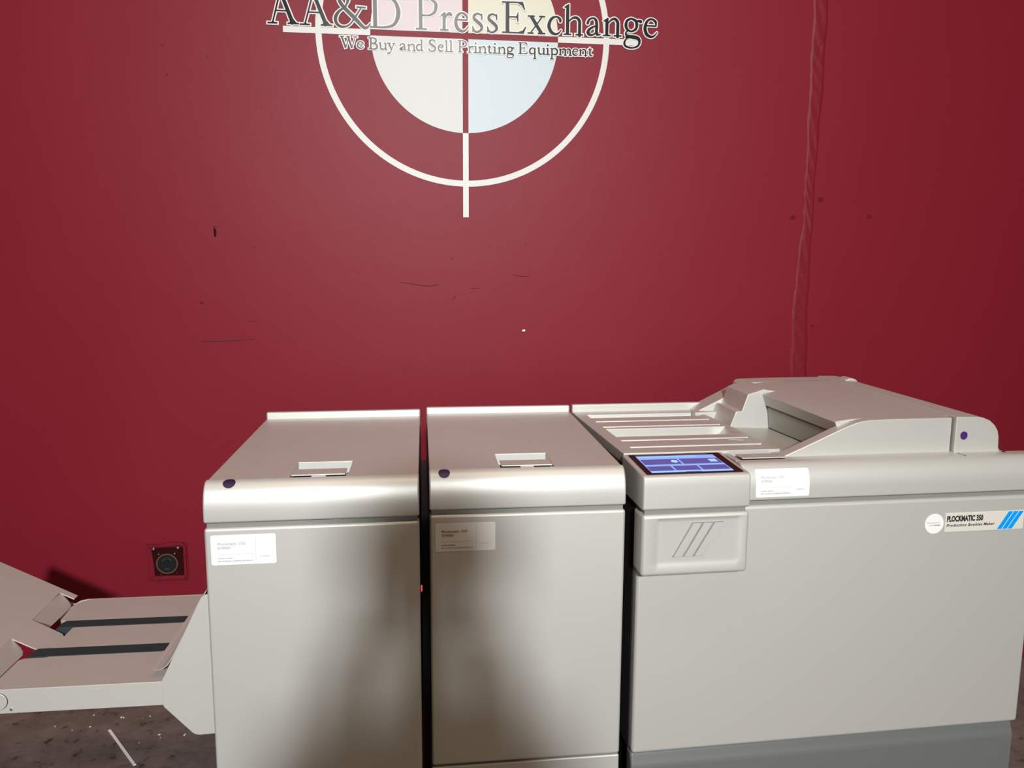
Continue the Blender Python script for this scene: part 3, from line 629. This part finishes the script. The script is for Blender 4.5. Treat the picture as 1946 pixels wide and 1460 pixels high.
# inside of the feed opening
prism('hopper_floor', [(0.355, 0.070), (0.400, 0.066), (0.515, 0.060), (0.515, 0.050), (0.355, 0.050)], 'y', 0.090, 0.570, INNER, bk, z=ZB, label='grey green hopper floor')
lift_back(prism('hopper_back', [(0.492, 0.064), (0.486, 0.112), (0.490, 0.116), (0.511, 0.116), (0.511, 0.064)], 'y', 0.120, 0.436, INNER, bk, z=ZB, label='olive grey back plate inside the hood'))
prism('paper_guide', [(0.402, 0.062), (0.412, 0.0885), (0.432, 0.0885), (0.424, 0.062)], 'y', 0.545, 0.551, CLEAR, bk, z=ZB, label='pale blue paper guide')
box('guide_wall', 0.330, 0.412, 0.548, 0.575, 0.060, 0.0885, PLASTIC, bk, bevel=0.002, z=ZB)
prism('guide_hole', disc(0.395, 0.0675, 0.0045, 0.0045, 16), 'y', 0.5470, 0.5485, DARK, bk, z=ZB)

# asset tag wrapped over the bezel, badge, name plate, dot
def on_main_bezel(x, s, off):
    v, zz = on_bezel(s+0.0075, off); return (x, v, zz)
asset_tag(0.249, 0.1185, 0.0590, on_main_bezel, bk, 'white asset tag wrapped over the bezel', True)
prism('dot_sticker', disc(0.760, 0.1145, 0.0085, 0.0092, 28), 'y', 0.0570, 0.0585, VIOLET, bk, z=ZB, label='violet round sticker')
pl = prism('name_plate', [(0.686, -0.085), (0.8755, -0.085), (0.8755, -0.0425), (0.686, -0.0425)], 'y', -0.0012, 0.001, PLATE, bk, bevel=0.0008, z=ZB, label='silver name plate with black lettering and blue stripes')
mpn = lambda x, s: (x, -0.0016, s)
flat('plate_title', [shift(text_geo('PLOCKMATIC 350', 0.0172, 0.0008, 0.63, space=1.0), 0.6895, -0.0612)], mpn, BLACK_P, pl, z=ZB)
flat('plate_subtitle', [shift(text_geo('Production Booklet Maker', 0.0084, 0.00022, 1.10, shear=0.25, space=1.14), 0.6893, -0.0728)], mpn, BLACK_P, pl, z=ZB)
for k in range(3):
    x = 0.8120+0.0128*k
    q = [(x, -0.0830), (x+0.0100, -0.0830), (x+0.0100+0.0255, -0.0440), (x+0.0255, -0.0440)]
    flat('plate_stripe', [(q, [(0, 1, 2, 3)])], mpn, BLUE_P, pl, z=ZB, label='bright blue slanted stripe')
q = [(0.8110, -0.0832), (0.8490, -0.0832), (0.8745, -0.0438), (0.8365, -0.0438)]
flat('stripe_ground', [(q, [(0, 1, 2, 3)])], lambda x, s: (x, -0.00135, s), CYAN_P, pl, z=ZB)
rs = prism('round_sticker', disc(0.661, -0.0650, 0.0222, 0.0222, 40), 'y', -0.0006, 0.0005, LABEL, bk, z=ZB, label='white round sticker with faint grey print')
flat('sticker_print', [shift(text_geo('AA&D PressExchange', 0.0036, 0, 1.0), 0.6425, -0.0640)] + bars(0.648, 0.660, -0.0690, 0.0014, 3), lambda x, s: (x, -0.0010, s), PRINT_F, rs, z=ZB)
flat('sticker_number', bars(0.6605, 0.675, -0.0690, 0.0018, 21), lambda x, s: (x, -0.0010, s), PRINT, rs, z=ZB)

# control box with the touch screen
cb = prism('control_box', [(-0.030, 0.0), (-0.0385, 0.002), (-0.040, 0.006), (-0.040, 0.050), (-0.0385, 0.0665), (-0.034, 0.0715), (0.108, 0.0805), (0.113, 0.0800), (0.113, 0.0)], 'x', -0.004, 0.2195, PLASTIC, bk, bevel=0.005, seg=3, z=ZB, ang=40, label='control box top with the touch screen')
box('box_gap_rail', 0.002, 0.2135, -0.031, 0.02, -0.014, 0.004, GAP_GREY, cb, z=ZB)
def box_front():
    us = [-0.004, 0.0245, 0.0325, 0.193, 0.201, 0.2195]; zs = [-0.135, -0.1120, -0.1040, -0.0245, -0.0165, -0.0075]
    yo = lambda i, j: -0.0350 if (2 <= i <= 3 and 2 <= j <= 3) else -0.040
    V, Fc = [], []
    for j in range(6):
        for i in range(6): V.append((us[i], yo(i, j), zs[j]))
    for j in range(5):
        for i in range(5): Fc.append((6*j+i, 6*j+i+1, 6*j+i+7, 6*j+i+6))
    n = len(V)
    rim = [i for i in range(6)] + [6*j+5 for j in range(1, 6)] + [30+i for i in range(4, -1, -1)] + [6*j for j in range(4, 0, -1)]
    for k in rim: V.append((V[k][0], 0.02, V[k][2]))
    for a_, k in enumerate(rim):
        b_ = (a_+1) % len(rim); Fc.append((k, rim[b_], n+b_, n+a_))
    Fc.append(tuple(range(n, n+len(rim))))
    return mesh('control_box_front', V, Fc, PLASTIC, bk, bevel=0.007, seg=4, z=ZB, ang=40, label='control box front with embossed slanted bars')
bf = box_front()
for (x0, x1, x2, x3) in ((0.063, 0.079, 0.119, 0.102), (0.085, 0.100, 0.141, 0.124), (0.106, 0.122, 0.164, 0.147)):
    g = 0.0016
    prism('bar_groove_shade', [(x0-g*1.6, -0.0965-g), (x1+g, -0.0965-g), (x2+g*1.6, -0.0285+g), (x3-g, -0.0285+g)], 'y', -0.0354, -0.034, GAP_GREY, bf, z=ZB, label='dark strip painting groove shade round the bar')  # dark strip paints in the shade of a groove; nothing is cut
    prism('embossed_bar', [(x0, -0.0965), (x1, -0.0965), (x2, -0.0285), (x3, -0.0285)], 'y', -0.0385, -0.034, PLASTIC, bf, z=ZB, smooth=False)
# plane of the screen
def on_scr(u, v, off): return (u, v, 0.0715+(v+0.034)*0.009/0.142+off)
sf = flat('screen_frame', [round_rect(0.0055, 0.2085, -0.0300, 0.1040, 0.004)], lambda x, y: on_scr(x, y, 0.0008), SCR_BLACK, cb, z=ZB, label='black glass screen surround')
sc_ = flat('screen', [rect(0.0185, 0.1905, -0.0205, 0.0905)], lambda x, y: on_scr(x, y, 0.0012), SCR_LIGHT, cb, z=ZB, label='lit light blue touch screen')
tiles = [(0.0205, 0.1005, 0.030, 0.066), (0.1045, 0.1890, 0.030, 0.066), (0.0195, 0.0705, -0.010, 0.019), (0.0745, 0.1265, -0.010, 0.019), (0.1305, 0.1880, -0.010, 0.019)]
flat('screen_tiles', [rect(*t) for t in tiles] + [rect(0.090, 0.122, -0.0205, -0.0165)], lambda x, y: on_scr(x, y, 0.0015), SCR_TILE, cb, z=ZB, label='indigo menu tiles')
flat('screen_icons', [([(0.083, 0.044), (0.0905, 0.038), (0.0965, 0.045), (0.0965, 0.054), (0.089, 0.059), (0.083, 0.053)], [(0, 1, 2, 3, 4, 5)]), rect(0.166, 0.182, 0.040, 0.058), rect(0.020, 0.150, 0.0820, 0.0850), rect(0.0185, 0.1905, -0.0175, -0.0140)], lambda x, y: on_scr(x, y, 0.0018), SCR_WHITE, cb, z=ZB, label='pale blue menu icons')
flat('painted_glint', [rect(0.0190, 0.180, 0.0955, 0.0970)], lambda x, y: on_scr(x, y, 0.0013), PRINT_F, cb, z=ZB)  # glint painted as a grey stripe on the screen surround

# ------------------------------------------------------------------ delivery tray hung on the left module
TZ = -0.40
tr = empty('delivery_tray', 'low paper delivery tray with two black belts beside the leftmost module', 'tray', (-0.25, 0.40, TZ+ZB))
T0 = Vector((-0.25, 0.40, 0))
tray_parts = []
def keep(o): tray_parts.append(o); return o
deck = [(-0.020, 0.1755), (-0.500, 0.1755), (-0.500, 0.3000), (-0.492, 0.3080), (-0.447, 0.3095), (-0.440, 0.3125), (-0.195, 0.3125), (-0.195, 0.3530), (-0.452, 0.3530), (-0.452, 0.4580), (-0.447, 0.4615), (-0.195, 0.4615), (-0.195, 0.4995), (-0.493, 0.4995), (-0.500, 0.5060), (-0.508, 0.586), (-0.504, 0.604), (-0.494, 0.618), (-0.474, 0.630), (-0.020, 0.630)]
keep(prism('tray_deck', deck, 'z', TZ-0.010, TZ, SHEET, tr, bevel=0.001, z=ZB))
for y0, y1, xl in ((0.3135, 0.3520, -0.497), (0.4625, 0.4985, -0.4985)):
    P = [(-0.185, TZ+0.0006)]
    P += [(xl+0.016, TZ+0.0006)] + [(xl+0.016-0.016*math.sin(t), TZ-0.0165+0.016*math.cos(t)) for t in [math.pi*i/10 for i in range(1, 11)]]
    P += [(-0.185, TZ-0.0325)]
    keep(prism('belt', P, 'y', y0, y1, BELT, tr, z=ZB, smooth=False, label='black rubber transport belt'))
keep(prism('front_rail', [(-0.800, TZ-0.0535), (-0.146, TZ-0.0535), (-0.146, TZ+0.0005), (-0.800, TZ+0.0005)], 'y', 0.1715, 0.1760, SHEET, tr, bevel=0.0012, z=ZB, label='front side rail'))
keep(prism('rear_rail', [(-0.560, TZ-0.0535), (-0.030, TZ-0.0535), (-0.030, TZ), (-0.488, TZ-0.0005), (-0.505, TZ-0.004), (-0.520, TZ-0.012), (-0.535, TZ-0.006), (-0.548, TZ+0.018)], 'y', 0.6310, 0.6350, SHEET, tr, z=ZB, label='rear side rail'))
fg = [(0.0, -0.205), (-0.050, -0.209), (-0.059, -0.2125), (-0.064, -0.220), (-0.1515, -0.4005), (-0.1515, -0.4525), (-0.148, -0.459), (-0.094, -0.5200), (-0.088, -0.5245), (-0.080, -0.5265), (0.0, -0.5245)]
keep(prism('mounting_flange', fg, 'y', 0.1705, 0.1750, SHEET, tr, bevel=0.0012, z=ZB, label='flat mounting flange'))
# curved exit ramp
RP = [(-0.1765, -0.3810), (-0.168, -0.3822), (-0.157, -0.3805), (-0.145, -0.3725), (-0.136, -0.3600), (-0.127, -0.3435), (-0.0860, -0.2650), (-0.0560, -0.2080)]
th = 0.0018
poly = RP + [(x+th, zz-th*0.3) for x, zz in reversed(RP)]
keep(prism('exit_ramp', [(x, zz) for x, zz in poly], 'y', 0.1880, 0.6300, SHEET, tr, z=ZB, smooth=False, label='curved exit ramp'))
# tilted extension plate with notches; plane through x=-0.5138,z=-0.387 rising to the left
sl = (0.387-0.288)/(0.6965-0.5138)
zp = lambda x: -0.387-(x+0.5138)*sl
plate = [(-0.705, 0.1770), (-0.540, 0.1770), (-0.495, 0.1770), (-0.495, 0.2050), (-0.540, 0.2060), (-0.540, 0.3560), (-0.492, 0.3550), (-0.472, 0.3575), (-0.464, 0.3680), (-0.464, 0.4400), (-0.472, 0.4490), (-0.540, 0.4525), (-0.5455, 0.6110), (-0.5105, 0.6110), (-0.5105, 0.6320), (-0.705, 0.6320)]
n = len(plate)
V = [(x, y, zp(x)) for x, y in plate] + [(x-0.0012, y, zp(x)-0.0025) for x, y in plate]
Fc = [tuple(range(n)), tuple(range(n, 2*n))] + [(i, (i+1) % n, n+(i+1) % n, n+i) for i in range(n)]
ext = keep(mesh('extension_plate', V, Fc, SHEET, tr, z=ZB, label='tilted extension plate with notched end'))
for y0, y1, x in ((0.2060, 0.3555, -0.540), (0.4530, 0.6105, -0.5435)):
    Q = []
    for s, ww in ((0.0, 0.0), (0.030, 0.0), (0.040, 0.004), (0.046, 0.014)):
        Q.append((x+s*0.62, s*0.78, ww))
    V, Fc = [], []
    for (xx, dz, ww) in Q:
        V += [(xx, y0+ww, zp(x)-dz), (xx, y1-ww, zp(x)-dz)]
    m_ = len(V); V += [(a_-0.0015, b_, c_-0.0012) for a_, b_, c_ in V]
    for i in range(3):
        Fc += [(2*i, 2*i+1, 2*i+3, 2*i+2), (m_+2*i, m_+2*i+2, m_+2*i+3, m_+2*i+1), (2*i, 2*i+2, m_+2*i+2, m_+2*i), (2*i+1, m_+2*i+1, m_+2*i+3, 2*i+3)]
    Fc.append((6, 7, m_+7, m_+6))
    o = mesh('bent_flap', V, Fc, SHEET, tr, z=ZB); keep(o)
keep(prism('center_bracket', [(-0.600, -0.4650), (-0.488, -0.4650), (-0.488, -0.4130), (-0.532, -0.4120), (-0.548, -0.4180), (-0.600, -0.4180)], 'y', 0.2880, 0.2910, SHEET, tr, z=ZB, label='support bracket under the belts'))
keep(prism('rail_knob', disc(-0.4790, -0.4255, 0.0180, 0.0185, 32), 'y', 0.1690, 0.1720, SHEET, tr, bevel=0.001, z=ZB, label='round cap on the side rail'))
keep(slab('knob_groove', shift(ring_geo(0.0180, 0.0192, 0, 2*math.pi, 40), -0.4790, -0.4255), 0.1712, 0.0006, DARK, tr, z=ZB))
keep(prism('rail_screw', disc(-0.4546, -0.4440, 0.0030, 0.0030, 16), 'y', 0.1695, 0.1720, CHROME, tr, bevel=0.0006, z=ZB))
off = Vector((0.25, -0.40, -(TZ+ZB)))
for o in tray_parts:
    o.data.transform(Matrix.Translation(off))

# ------------------------------------------------------------------ the photographer behind the camera (seen only as the dark soft reflection and shade on the doors)
SKIN = mat('skin', (0.42, 0.25, 0.18), 0.5); JACKET = mat('brown_jacket', (0.045, 0.030, 0.018), 0.8, bump=(300, 0.2, 3))
TROUSER = mat('dark_trousers', (0.022, 0.018, 0.016), 0.8, bump=(300, 0.2, 3)); SHOE = mat('black_shoes', (0.012, 0.011, 0.010), 0.5); HAIR = mat('dark_hair', (0.015, 0.010, 0.007), 0.6)
def skin_body(name, joints, edges, parent, sub=2):
    names = list(joints); ix = {k: i for i, k in enumerate(names)}
    me = bpy.data.meshes.new(name); me.from_pydata([joints[k][0] for k in names], [(ix[p], ix[q]) for p, q in edges], [])
    o = link(name, me, None, parent)
    md = o.modifiers.new('skin', 'SKIN'); md.use_smooth_shade = True
    sv = me.skin_vertices[0].data
    for k, i in ix.items():
        r = joints[k][1]; sv[i].radius = r if isinstance(r, tuple) else (r, r); sv[i].use_root = (i == 0)
    sb = o.modifiers.new('sub', 'SUBSURF'); sb.levels = sub; sb.render_levels = sub
    dg = bpy.context.evaluated_depsgraph_get(); m2_ = bpy.data.meshes.new_from_object(o.evaluated_get(dg))
    o.modifiers.clear(); o.data = m2_
    for p in m2_.polygons: p.use_smooth = True
    return o
J = {'pelvis': ((0, -.02, .96), (.155, .115)), 'waist': ((0, -.02, 1.10), (.14, .105)), 'chest': ((0, -.03, 1.28), (.165, .12)), 'collar': ((0, -.025, 1.44), (.085, .075)),
     'neck': ((.010, -.01, 1.51), (.056, .056)), 'jaw': ((.016, .025, 1.565), (.060, .068)), 'skull': ((.016, .02, 1.645), (.076, .092)), 'crown': ((.016, .01, 1.705), (.055, .068))}
Ed = [('pelvis', 'waist'), ('waist', 'chest'), ('chest', 'collar'), ('collar', 'neck'), ('neck', 'jaw'), ('jaw', 'skull'), ('skull', 'crown')]
for sd, t in ((-1, 'l'), (1, 'r')):
    J.update({'hip'+t: ((.10*sd, -.02, .88), (.10, .105)), 'thigh'+t: ((.115*sd, 0, .70), (.083, .088)), 'knee'+t: ((.125*sd, .02, .49), (.060, .063)), 'calf'+t: ((.13*sd, -.01, .34), (.056, .062)),
              'ankle'+t: ((.135*sd, -.03, .09), (.040, .044)), 'ball'+t: ((.155*sd, .09, .045), (.046, .040)), 'toe'+t: ((.165*sd, .165, .036), (.036, .030)),
              'shoulder'+t: ((.170*sd, -.03, 1.370), (.064, .064)), 'upper'+t: ((.200*sd, .0, 1.22), (.054, .054)), 'elbow'+t: ((.185*sd, .055, 1.065), (.045, .045)), 'fore'+t: ((.145*sd, .185, 1.21), (.037, .037)),
              'wrist'+t: ((.125*sd, .300, 1.355), (.028, .028)), 'palm'+t: ((.095*sd, .335, 1.395), (.030, .024))})
    Ed += [('pelvis', 'hip'+t), ('hip'+t, 'thigh'+t), ('thigh'+t, 'knee'+t), ('knee'+t, 'calf'+t), ('calf'+t, 'ankle'+t), ('ankle'+t, 'ball'+t), ('ball'+t, 'toe'+t),
           ('chest', 'shoulder'+t), ('shoulder'+t, 'upper'+t), ('upper'+t, 'elbow'+t), ('elbow'+t, 'fore'+t), ('fore'+t, 'wrist'+t), ('wrist'+t, 'palm'+t)]
PX, PY = 0.4138, CAM.y-0.395
per = empty('person', 'person in a brown jacket and dark trousers photographing the machines with a raised phone', 'person', (PX, PY, 0.0))
bd = skin_body('body', J, Ed, per)
for q in (SKIN, JACKET, TROUSER, SHOE): bd.data.materials.append(q)
for p in bd.data.polygons:
    x, y, zz = p.center
    wr = zz > 1.33 and y > .285
    p.material_index = 3 if zz < .085 else 2 if zz < .93 else 0 if (zz > 1.475 or wr) else 1
for sd in (-1, 1):
    for k, (dz, ln, cr) in enumerate(((.030, .062, .9), (.010, .070, 1.0), (-.010, .066, 1.0), (-.028, .052, .9))):
        FJ = {'a': ((.092*sd, .338, 1.395+dz*.7), .0095), 'b': ((.092*sd-.004*sd, .338+ln*.55, 1.402+dz), .0088), 'c': ((.084*sd, .338+ln, 1.404+dz), .0080), 'd': ((.073*sd, .338+ln*1.02, 1.405+dz), .0070)}
        skin_body('finger', FJ, [('a', 'b'), ('b', 'c'), ('c', 'd')], per, 1).data.materials.append(SKIN)
    TJ = {'a': ((.085*sd, .325, 1.385), .0115), 'b': ((.065*sd, .340, 1.365), .0105), 'c': ((.062*sd, .362, 1.378), .0095), 'd': ((.056*sd, .366, 1.392), .0080)}
    skin_body('thumb', TJ, [('a', 'b'), ('b', 'c'), ('c', 'd')], per, 1).data.materials.append(SKIN)
bm = bmesh.new(); bmesh.ops.create_uvsphere(bm, u_segments=24, v_segments=16, radius=1)
for q in list(bm.verts):
    if q.co.z < -0.55 or (q.co.y > 0.45 and q.co.z < 0.45): bm.verts.remove(q)
for q in bm.verts: q.co = Vector((q.co.x*.122+.016, q.co.y*.120+.004, q.co.z*.118+1.655))
me = bpy.data.meshes.new('hair'); bm.to_mesh(me); bm.free()
for p in me.polygons: p.use_smooth = True
link('hair', me, HAIR, per)
for sd in (-1, 1):
    bm = bmesh.new(); bmesh.ops.create_uvsphere(bm, u_segments=12, v_segments=8, radius=1)
    for q in bm.verts: q.co = Vector((q.co.x*.008+.083*sd+.016, q.co.y*.018+.012, q.co.z*.030+1.62))
    me = bpy.data.meshes.new('ear'); bm.to_mesh(me); bm.free(); link('ear', me, SKIN, per)
    bm = bmesh.new(); bmesh.ops.create_uvsphere(bm, u_segments=12, v_segments=8, radius=.011)
    for q in bm.verts: q.co += Vector((.031*sd+.016, .098, 1.630))
    me = bpy.data.meshes.new('eye'); bm.to_mesh(me); bm.free(); link('eye', me, SHOE, per)
prism('nose', [(.004, 1.585), (.028, 1.585), (.020, 1.630), (.012, 1.630)], 'y', .085, .122, SKIN, per, bevel=.006, ang=20)
prism('mouth', [(-.006, 1.556), (.016, 1.552), (.038, 1.556), (.016, 1.561)], 'y', .075, .094, mat('lips', (.3, .12, .1), .5), per)
ph = box('phone', -0.036, 0.036, -0.0045, 0.0035, -0.066, 0.066, SCR_BLACK, None, bevel=0.003)
ph.matrix_world = Matrix(((up.x, fw.x, -right.x, 0), (up.y, fw.y, -right.y, 0), (up.z, fw.z, -right.z, 0), (0, 0, 0, 1)))
ph.location = CAM - fw*0.006
ph['label'] = 'black phone held up by the person taking the photograph'; ph['category'] = 'phone'
